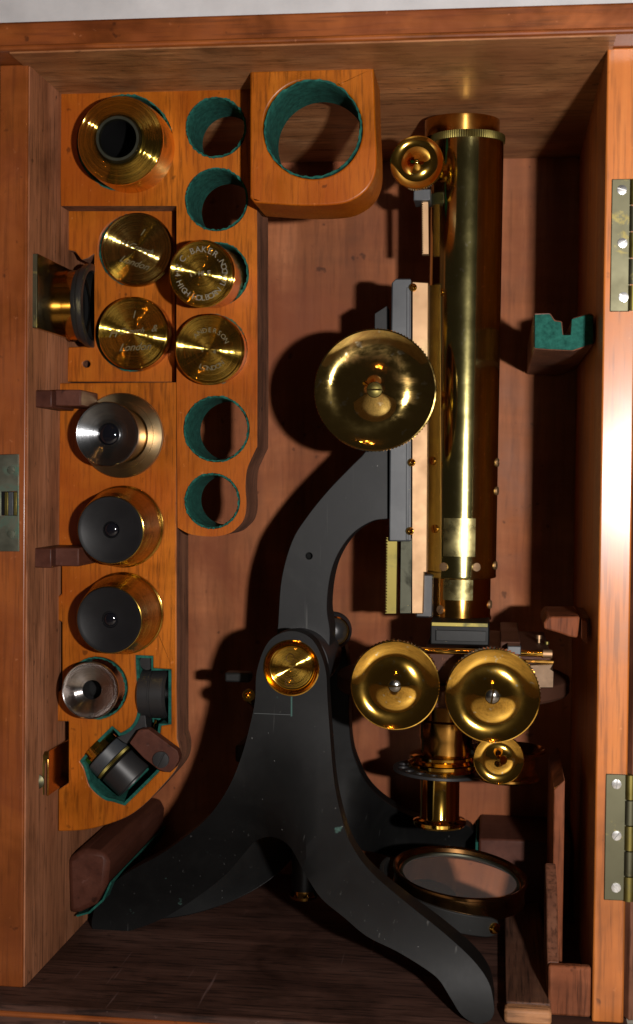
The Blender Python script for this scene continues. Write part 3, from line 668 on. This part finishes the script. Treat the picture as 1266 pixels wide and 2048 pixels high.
# live box with its square plate against the left wall
P = atx(75, 580, XL+.0042); Yp = .0065
t = thing('live_box', (XL+.003, .03, at(75, 660, Yp).z), 'square brass plate with a short black-rimmed brass barrel, slotted beside the left wall', 'fitting')
zt = at(70, 507, Yp).z; zb = at(70, 656, Yp).z; xp0 = at(63.5, 580, Yp).x; xp1 = at(75.4, 580, Yp).x
box('plate', xp0, xp1, Yp, .078, zb, zt, plate_m, t, .0003)
box('plate_edge', xp0+.0001, xp1-.0002, Yp-.0004, Yp+.0002, zb+.0002, zt-.0002, brass_old, t, .0001)
zc = at(120, 604, .04).z; yc = .0545; x2 = at(186, 604, yc).x; L = x2-xp1; R = .0195
lathe('barrel', [(R*.86, -.0002), (R*.86, L*.05), (R*.84, L*.06), (R*.84, L*.46), (R*.7, L*.47)], (xp1, yc, zc), (1, 0, 0), brass_dark, t, 96, 25)
lathe('barrel_rim', [(R*.7, L*.45), (R*.88, L*.46), (R*.92, L*.60), (R*.93, L*.68), (R*.98, L*.72), (R, L*.80), (R, L*.98), (R*.97, L), (R*.84, L), (R*.82, L*.86)], (xp1, yc, zc), (1, 0, 0), black_soft, t, 96, 25)
lathe('bore', [(R*.82, L*.9), (R*.81, L*.2), (0, L*.2)], (xp1, yc, zc), (1, 0, 0), hole_m, t, 64)

# slide holder in the slot low on the left wall
t = thing('slide_holder', (XL+.002, .03, at(90, 1590, .025).z), 'thin dark plate with brass spring and round knob, slotted low on the left wall', 'fitting')
zt = at(95, 1503, .027).z; zb = at(95, 1592, .027).z; x1 = at(97, 1540, .027).x
box('plate', XL+.0016, x1, .027, .064, zb, zt, brass_dark, t, .0003)
sp = [(82, 1503, .0262), (82, 1511, .0238), (80, 1520, .0245), (74, 1528, .0235), (73, 1560, .0232), (73, 1590, .0245)]
vv, ff = [], []
for (x, y, Y) in sp:
    p = at(x, y, Y); p2 = at(x+15, y, Y); vv += [p, p2, p+Vector((0, .0008, 0)), p2+Vector((0, .0008, 0))]
for k in range(len(sp)-1):
    a, b = 4*k, 4*k+4; ff += [(a, b, b+1, a+1), (a+2, a+3, b+3, b+2), (a, a+2, b+2, b), (a+1, b+1, b+3, a+3)]
ff += [(0, 1, 3, 2), (len(vv)-4, len(vv)-2, len(vv)-1, len(vv)-3)]
world_mesh('spring', vv, ff, brass_rack, t, 0)
rk = 15.5*mpp(72, 1564, .02)
lathe('knob', [(0, .0052), (rk*.5, .005), (rk*.55, .0018), (rk, .0013), (rk, .0006)]+arc_prof(rk, .0006, 0, -.0006, -.0001, 5), at(72, 1564, .0185), (0, 1, 0), brass_old, t, 40)

# ================================================================== the microscope
mic = thing('microscope', (.01, .09, 0), 'antique brass and black lacquered microscope on a three-footed stand inside the wooden case', 'microscope')
YC = .09
def sm(a, b, x): x = max(0, min(1, (x-a)/(b-a))); return x*x*(3-2*x)
def ynear(x, y):
    rgt = -.053*sm(1400, 2060, y); lft = .042*sm(1540, 1860, y)
    w = sm(490, 620, x); return .040+lft*(1-w)+rgt*w
near = spline([(582, 1262), (625, 1280), (650, 1335), (655, 1400), (660, 1470), (668, 1560), (682, 1630), (703, 1690), (745, 1747), (821, 1812), (888, 1866), (946, 1920), (978, 1966), (988, 2012), (986, 2032), (975, 2044), (950, 2047), (923, 2030), (901, 1996), (878, 1960), (848, 1936), (794, 1903), (734, 1873), (687, 1834), (640, 1794), (605, 1738), (578, 1692), (545, 1674), (512, 1682), (490, 1705), (453, 1748), (400, 1790), (335, 1832), (275, 1857), (215, 1870), (188, 1862), (184, 1838), (200, 1796), (250, 1748), (330, 1703), (410, 1640), (455, 1578), (482, 1515), (500, 1450), (510, 1400), (514, 1340), (538, 1282)], 5)
thn = lambda x, y: .012+.008*sm(1700, 2000, y)
up = pplate('front_upright', [near, circle(583, 1335.5, 55, 56)], ynear, thn, black, mic, .0016, 26)
up.modifiers['bevel'].segments = 3
# trunnion disc in the front upright
m = mpp(583, 1335, .040)
lathe('pivot_ring', [(57*m, .004), (56.5*m, -.0006), (54*m, -.0009)]+arc_prof(54*m, -.0009, 43*m, .0022, .0009, 6)+[(42.5*m, .003)], at(583, 1335.5, .040), (0, 1, 0), brass_knob, mic, 96)
pv = lathe('pivot_cap', [(43*m, .004), (42.5*m, .0012), (41.5*m, .0008), (0, .0008)], at(583, 1335.5, .040), (0, 1, 0), [brass_turned], mic, 128, 22)
for x, y in ((580.5, 1316), (579, 1364)):
    lathe('key_hole', [(8.5*m, -.00005), (8*m, .0), (6*m, .0009), (0, .0012)], at(x, y, .0407), (0, 1, 0), bronze, pv, 24)
pplate('scribed_line', [[(581.5, 1393), (584.5, 1393), (584.5, 1433), (581.5, 1433)]], .0397, .0008, paint('verdigris', (.03, .07, .06), .7, .2, False), mic, 0)
pplate('scribed_line', [[(508, 1426), (581, 1429), (581, 1430.2), (508, 1427.2)]], .0397, .0008, paint('faint_scratch', (.05, .055, .055), .6, .2, False), mic, 0)
# far upright
def yfar(x, y): return .128+.05*sm(1480, 1720, y)*sm(690, 800, x)-.03*sm(1600, 1850, y)*(1-sm(560, 680, x))
far = spline([(640, 1250), (680, 1270), (696, 1330), (698, 1430), (703, 1490), (714, 1527), (734, 1567), (767, 1600), (821, 1632), (888, 1648), (936, 1652), (950, 1680), (938, 1712), (880, 1722), (800, 1716), (745, 1705), (705, 1698), (690, 1690), (655, 1662), (620, 1675), (590, 1712), (540, 1760), (470, 1800), (380, 1830), (300, 1838), (290, 1815), (380, 1770), (480, 1690), (540, 1610), (575, 1500), (590, 1400), (596, 1310)], 5)
fu = pplate('rear_upright', [far], yfar, .013, black, mic, .0022, 26)
m = mpp(675, 1262, .12)
lathe('trunnion', [(0, .026), (36*m, .026), (38*m, .004)]+arc_prof(37*m, .003, 0, -.0035, -.002), at(668, 1262, .112), (-.25, 1, -.05), black_soft, mic, 64)
lathe('trunnion_ring', [(28*m, .0012), (29.5*m, -.0026), (27*m, -.0034), (25*m, -.0016)], at(668, 1262, .112), (-.25, 1, -.05), brass_knob, mic, 64)
# limb
limb = spline([(749, 627, 1), (774, 611, 1), (775.5, 1038, 1), (744, 1043), (706, 1067), (676, 1108), (660, 1155), (654, 1216), (660, 1270), (650, 1330), (610, 1370), (570, 1370), (552, 1320), (556, 1245), (563, 1157), (584, 1082), (614, 1033), (655, 982), (700, 935), (730, 904), (746, 870), (748, 800)], 5)
lb = pplate('limb', [limb, circle(618, 1112, 6.5, 16)], .079, .024, limb_m, mic, .0014)
pplate('limb_hole_back', [circle(618, 1112, 8, 16)], .083, .002, hole_m, lb, 0)
m = mpp(600, 1320, .068)
lathe('limb_boss', [(0, .05), (68*m, .05), (68*m, .002), (65*m, 0), (0, 0)], at(592, 1330, .0655), (0, 1, 0), black_soft, mic, 72)
# clamp lever left of the pivot
q = pbox('clamp_lever', 449, 1345, 499, 1366, .085, .094, grey_bronze, mic, .001)
m = mpp(497, 1390, .08)
cp = lathe('clamp_pin', [(0, .02), (13*m, .02), (13*m, 0), (12*m, -.0005), (6.5*m, -.0006), (6*m, 0), (5.5*m, .004), (0, .004)], at(498, 1391, .080), (.05, -1, .45), brass_knob, mic, 40)
for pp in [cp]: cp.matrix_basis = frame(at(498, 1391, .052), (.05, 1, -.35)); WM[cp.name] = cp.matrix_basis.copy()
pbox('tail_bracket', 470, 1490, 489, 1526, .10, .13, grey_bronze, mic, .0015)
m = mpp(606, 1770, .1)
lathe('tail_post', [(0, -.0002), (27*m, -.0002), (28*m, .0012), (26.5*m, .002), (25.5*m, .003), (25*m, .004)], at(607, 1794, .112), (0, 0, 1), brass_dark, mic, 48)
lathe('tail_stem', [(0, .003), (24.5*m, .003), (24.5*m, .03), (0, .03)], at(607, 1794, .112), (0, 0, 1), black_soft, mic, 48)
# bearing slide, bars and racks
sb = pplate('slide_bearing', [[(783, 566), (792, 557), (822, 557), (822, 1083), (778, 1083), (779, 900)]], .0735, .026, black_blue, mic, .0006)
pplate('slide_gib', [[(813.5, 575), (820, 575), (818, 1080), (812, 1080)]], .0729, .003, black_blue, sb, .0002)
for x, y in ((826, 575), (823, 925), (820, 1062)):
    lathe('gib_screw', [(0, .002), (8*mpp(x, y, .073), .002), (8*mpp(x, y, .073), -.0006)]+arc_prof(8*mpp(x, y, .073), -.0006, 0, -.0022, -.0006, 4), at(x, y, .0725), (0, 1, 0), brass_knob, sb, 24)
pplate('slide_bar', [[(825, 563), (857, 565), (854, 1145), (848, 1145), (846, 1228), (824, 1228)]], .0755, .012, brass_flat, mic, .0004)
pplate('guide_bar', [[(802, 1075), (824, 1075), (822, 1228), (800, 1228)]], .0765, .01, guide_m, mic, .0004)
def toothed(name, x0, x1, y0, y1, n, dx, Y, th, slant, mat, parent):
    pts = [(x1, y0), (x1+slant, y1), (x0+slant, y1)]
    for k in range(n, 0, -1):
        a = y0+(y1-y0)*k/n; b = y0+(y1-y0)*(k-.5)/n; s1 = slant*k/n
        pts += [(x0+s1, a-(y1-y0)/n*.12), (x0+dx+s1, b+(y1-y0)/n*.1), (x0+dx+s1, b-(y1-y0)/n*.1)]
    pts.append((x0, y0))
    return pplate(name, [pts], Y, th, mat, parent, 0)
toothed('toothed_rack', 772, 794, 1075, 1227, 26, 4, .0775, .008, -2, brass_rack, mic)
# body tube
pT, pB = at(935.5, 280, YC-.004), at(921, 1152, YC+.0035); axT = (pT-pB).normalized(); LT = (pT-pB).length
R = 71*mpp(929, 700, YC)
bt = lathe('body_tube', [(R*.9, -.0002), (R*1.0, 0), (R*1.008, .0006), (R*1.0, .0014), (R, LT-.0012), (R*1.0, LT)], pB, axT, brass_tube, mic, 128, 30)
lathe('knurled_collar', [(R*.9, -.0022), (R*1.035, -.0018), (R*1.045, 0), (R*1.03, .0016), (R*.9, .002)], pT, axT, brass_rack, mic, 200, 30, knurl=(1, 3, .0003))
pc_ = at(924, 278, YC+.006); 
lathe('eyepiece_cap', [(R*1.05, 0), (R*1.06, .0074), (R*1.05, .0084), (R*.98, .0088), (R*.9, .0082), (R*.88, .001), (0, .001)], pc_, axT, brass_dark, mic, 128, 30)
lathe('nose_tube', [(R*.855, .0002), (R*.86, -.0185), (R*.88, -.0192), (R*.88, -.0205), (R*.7, -.0212), (0, -.0212)], pB, axT, brass_dark, mic, 128, 30)
def shell(name, x0, x1, y0, y1, Rr, mat, parent, n=12):     # curved sheet lying on the tube between two edges seen in the picture
    t0 = at((x0+x1)/2, y0, YC-Rr); t1 = at((x0+x1)/2, y1, YC-Rr)
    c0 = pB+axT*(t0-pB).dot(axT); c1 = pB+axT*(t1-pB).dot(axT)
    def ang(x, y):
        v = (at(x, y, YC-Rr*.95)-pB); s = (v-axT*v.dot(axT)).x/Rr; return math.asin(max(-1, min(1, s)))
    a0, a1 = ang(x0, (y0+y1)/2), ang(x1, (y0+y1)/2); vv, ff = [], []
    for k in range(n+1):
        a = a0+(a1-a0)*k/n; d = Vector((math.sin(a), -math.cos(a), 0))
        for c in (c0, c1):
            for rr in (Rr-.0003, Rr+.0003): vv.append(c+d*rr)
    for k in range(n):
        a, b = 4*k, 4*k+4; ff += [(a+1, b+1, b+3, a+3), (a, a+2, b+2, b), (a, b, b+1, a+1), (a+2, a+3, b+3, b+2)]
    ff += [(0, 1, 3, 2), (4*n, 4*n+2, 4*n+3, 4*n+1)]
    return world_mesh(name, vv, ff, mat, parent)
brass_patch = metal('bare_scraped_brass', (.46, .39, .17), .3, 0, False, .1, tarnish=(.25, .28, .16), tscale=110)
shell('patch_plate', 887, 950, 1040, 1117, R, brass_patch, bt); shell('patch_plate', 886, 945, 1164, 1205, R*.86, brass_patch, bt)
for x, y in ((887, 1137), (952, 1138), (864, 923), (869, 1060), (991, 1133), (995, 926), (995, 983)):
    v = at(x, y, YC-R); v = (v-pB); s = (v-axT*v.dot(axT)).x/R; a = math.asin(max(-.97, min(.97, s))); d = Vector((math.sin(a), -math.cos(a), 0))
    base = pB+axT*(at(x, y, YC-R*math.cos(a))-pB).dot(axT)
    screw(0, 0, 0, 8.5*mpp(x, y, .075), brass_flat if x > 880 else brass_dark, bt, random.random()*3, axis=d, P=base+d*(R+.0002))
for x, y in ((881, 1224), (983, 1217)):
    s = (at(x, y, YC-R*.6).x-pB.x)/(R*.87); a = math.asin(max(-.97, min(.97, s))); d = Vector((math.sin(a), -math.cos(a), 0))
    screw(0, 0, 0, 8.5*mpp(x, y, .075), brass_flat, bt, 1, axis=d, P=pB+axT*(at(x, y, YC-R*.8)-pB).dot(axT)+d*(R*.875))
pbox('prism_box', 832, 1148, 866, 1236, .082, .11, black_soft, mic, .0008)
# milled heads
def knob(name, px, py, r, Y, mat, teeth=84, screw_r=.13, label=None, depth=.83, stem=.0045, edge=.0075, smat=None, rot=0, back=None):
    m = mpp(px, py, Y); R = r*m; P = at(px, py, Y)
    prof = []
    if back is None: back = YC-Y
    prof += [(0, back), (stem, back), (stem, edge+.004), (R*.45, edge+.003), (R*.6, edge), (R*.97, edge)]
    i0 = len(prof); prof += [(R, edge-.0005), (R, .0006)]; i1 = len(prof)-1
    prof += [(R*.985, .0001), (R*.965, 0)]
    hr = depth*(.965-.62)**2*R
    for k in range(1, 19):
        x = .965-(.965-screw_r)*k/18; prof.append((R*x, hr-depth*(x-.62)**2*R if x > .62 else hr-depth*.9*(x-.62)**2*R))
    hz = prof[-1][1]; prof.append((0, hz))
    k = lathe(name, prof, P, (0, 1, 0), mat, mic, teeth*2, 26, knurl=(i0, i1, .0007))
    if label: k['label'] = label
    screw(0, 0, 0, R*screw_r*.98, smat or steel_dark, k, rot, P=P+Vector((0, hz+.0003, 0)), dome=.3)
    return k
knob('focus_knob', 750, 780, 124, .0455, brass_blotch, 110, .13, 'large blotchy brass milled head for coarse focus', edge=.0034, smat=brass_rack)
knob('stage_knob', 790, 1371, 90.5, .024, brass_knob, 70, .15, 'left brass milled head in front of the stage', rot=0.05)
knob('stage_knob', 985, 1392, 96, .016, brass_knob, 74, .16, 'right brass milled head in front of the stage', rot=1.4)
knob('substage_knob', 997.5, 1519, 51, .034, brass_knob, 0 or 60, .06, 'small brass milled head under the right stage head', edge=.0025, smat=brass_rack)
knob('draw_knob', 833.5, 324.5, 54, .060, brass_knob, 70, .1, 'small brass milled head at the top of the tube', edge=.004, stem=.004, smat=brass_knob)
pbox('rack_stop', 827, 378, 861, 401, .072, .088, black_blue, mic, .0005)
toothed('toothed_rack', 843, 856, 398, 508, 24, 3, .076, .006, 1, brass_flat, mic)
# stage
zc = at(908, 1382, YC).z; zt = at(908, 1345, YC).z; sx = at(905, 1360, YC).x; R = .0555
lathe('stage_disc', [(.012, zt-zc), (R*.97, zt-zc), (R, zt-zc-.001), (R, .002), (R*.985, .0008), (R*.95, 0), (.012, 0)], (sx, YC, zc), (0, 0, 1), bronze, mic, 128)
zp = at(905, 1304, .045).z
st = box('stage_plate', at(846, 1300, .045).x, at(1103, 1300, .045).x, .0455, .140, zt+.0002, zp, bronze, mic, .0008)
x0 = at(834, 1305, .043).x; x1 = at(1086, 1305, .043).x; zr = at(950, 1304, .043).z; m = mpp(950, 1304, .043)
lathe('guide_rail', [(0, 0), (6.5*m, 0), (6.5*m, x1-x0), (0, x1-x0)], (x0, .043, zr), (1, 0, 0), brass_knob, mic, 32)
lathe('rail_collar', [(0, 0), (8.5*m, 0), (8.5*m, .004), (0, .004)], (x1, .043, zr), (1, 0, 0), brass_flat, mic, 32)
pplate('end_block', [[(1056, 1331), (1107, 1329), (1101, 1338), (1107, 1342), (1106, 1376), (1056, 1376)]], .040, .012, block_m, mic, .0003)
pbox('lower_rail', 1050, 1319, 1109, 1328, .044, .052, brass_dark, mic, .0004)
bx0, bx1 = at(1001, 1297, .05).x, at(1041, 1297, .05).x
box('slide_stop', bx0, bx1, .052, .139, zp+.0001, zp+.0045, bronze, mic, .0005)
pbox('clip_block', 1015, 1292, 1042, 1310, .038, .05, black_blue, mic, .0004)
hb = pbox('slide_holder_frame', 861, 1243, 978, 1292, .062, .105, black, mic, .0006)
pbox('glass_edge', 872, 1260, 972, 1284, .0605, .0618, grey_bronze, hb, .0002); pbox('top_strip', 863, 1244, 976, 1255, .0608, .0619, brass_rack, hb, .0002)
m = mpp(1078, 1268, .1); lathe('stage_peg', [(0, 0), (3.5*m, 0), (3.5*m, 8*m), (6*m, 8*m), (6*m, 15*m), (0, 16*m)], (at(1078, 1277, .09).x, .09, zp), (0, 0, 1), brass_flat, mic, 24)
lathe('stage_peg', [(0, 0), (5*m, 0), (5*m, 5*m), (0, 6*m)], (at(1094, 1279, .085).x, .085, zp), (0, 0, 1), brass_rack, mic, 24)
# substage
def vert(name, px, prof_px, mat, Y=YC, seg=96, knurl=None, parent=None):
    """prof_px: (radius in px, picture row) of a part with an upright axis"""
    m = mpp(px, 1500, Y); x = at(px, 1500, Y).x; z0 = at(px, prof_px[0][1], Y).z
    return lathe(name, [(r*m, at(px, y, Y).z-z0) for r, y in prof_px], (x, Y, z0), (0, 0, 1), mat, parent or mic, seg, 28, knurl)
vert('substage_collar', 893, [(0, 1515), (52, 1515), (52, 1478), (54, 1474), (54, 1440), (51, 1436), (51, 1396), (0, 1396)], brass_dark)
vert('substage_flange', 886, [(0, 1549), (64, 1549), (68, 1545), (68, 1539), (64, 1535), (70, 1530), (70, 1524), (60, 1517), (66, 1513), (66, 1508), (54, 1503), (0, 1503)], brass_knob)
rr = 94*mpp(880, 1543, YC); dx = at(880, 1543, YC)
dh = [circle(rr*.78*math.cos(a), rr*.78*math.sin(a), rr*s, 20) for a, s in ((3.35, .12), (3.8, .10), (4.2, .085), (4.6, .07), (2.9, .13), (2.4, .14), (5.0, .06))]
extrude2d('diaphragm_wheel', [circle(0, 0, rr, 80)]+dh, lambda x, y: Vector((x, y, 0)), lambda x, y: Vector((x, y, .0016)), black_soft, mic, .0003, M=frame((dx.x, dx.y, dx.z), (.03, .0, 1)))
vert('condenser_tube', 881, [(0, 1650), (50, 1650), (53, 1646), (53, 1640), (50, 1637), (41, 1634), (39, 1630), (39, 1550), (0, 1550)], brass_knob)
vert('condenser_drum', 1018, [(0, 1559), (58, 1559), (63, 1555), (63, 1551), (58, 1546), (54, 1543), (54, 1514), (60, 1508), (72, 1503), (74, 1497), (70, 1495), (60, 1500), (50, 1512), (0, 1512)], brass_dark)
pbox('drum_arm', 915, 1495, 1000, 1515, .086, .098, black_soft, mic, .001)
# mirror
mc = at(919, 1757, .073); Rm = .0318
mz = Vector((.10, -.10, 1)).normalized()
ms = lathe('mirror_cell', [(Rm*.85, -.0068), (Rm*.96, -.0072), (Rm*.99, -.0066), (Rm*.97, -.0058), (Rm*.97, .0016), (Rm*1.0, .0022), (Rm*1.0, .0034), (Rm*.97, .0038), (Rm*.93, .0030), (Rm*.90, .0012), (Rm*.87, .0008)], mc, mz, cell_m, mic, 200, 28, knurl=(5, 6, .0002))
lathe('mirror_bezel', [(Rm*.885, .0009), (Rm*.87, .0018), (Rm*.85, .0014), (Rm*.84, .0006)], mc, mz, guide_m, ms, 96)
lathe('mirror_glass', [(Rm*.86, .0007), (0, .0007)], mc, mz, mirror_m, ms, 96)
fm_ = frame(mc, Vector((.14, -.04, 1)))
vv, ff, n = [], [], 40
for k in range(n+1):
    a = math.radians(160+(303-160)*k/n); rr = Rm*1.13
    hw = .0046*(1 if k < n-3 else (math.sqrt(max(0, 1-((k-n+3)/3)**2))*.92+.08))
    for r2, h in ((rr, -hw), (rr, hw), (rr+.002, -hw), (rr+.002, hw)):
        vv.append(fm_ @ Vector((r2*math.cos(a), r2*math.sin(a), h-.0045-.004*k/n)))
for k in range(n):
    a, b = 4*k, 4*k+4; ff += [(a, a+1, b+1, b), (a+2, b+2, b+3, a+3), (a, b, b+2, a+2), (a+1, a+3, b+3, b+1)]
ff += [(0, 2, 3, 1), (4*n, 4*n+1, 4*n+3, 4*n+2)]
gm = world_mesh('mirror_gimbal', vv, ff, grey_bronze, mic, .0005)
a = math.radians(298); rp = fm_ @ Vector(((Rm*1.13+.002)*math.cos(a), (Rm*1.13+.002)*math.sin(a), -.0084))
dd = (fm_.to_3x3() @ Vector((math.cos(a), math.sin(a), 0)))
lathe('gimbal_screw', [(0, -.004), (.0026, -.004), (.0026, .0006), (.0018, .0016), (0, .002)], rp, dd, brass_knob, gm, 24)
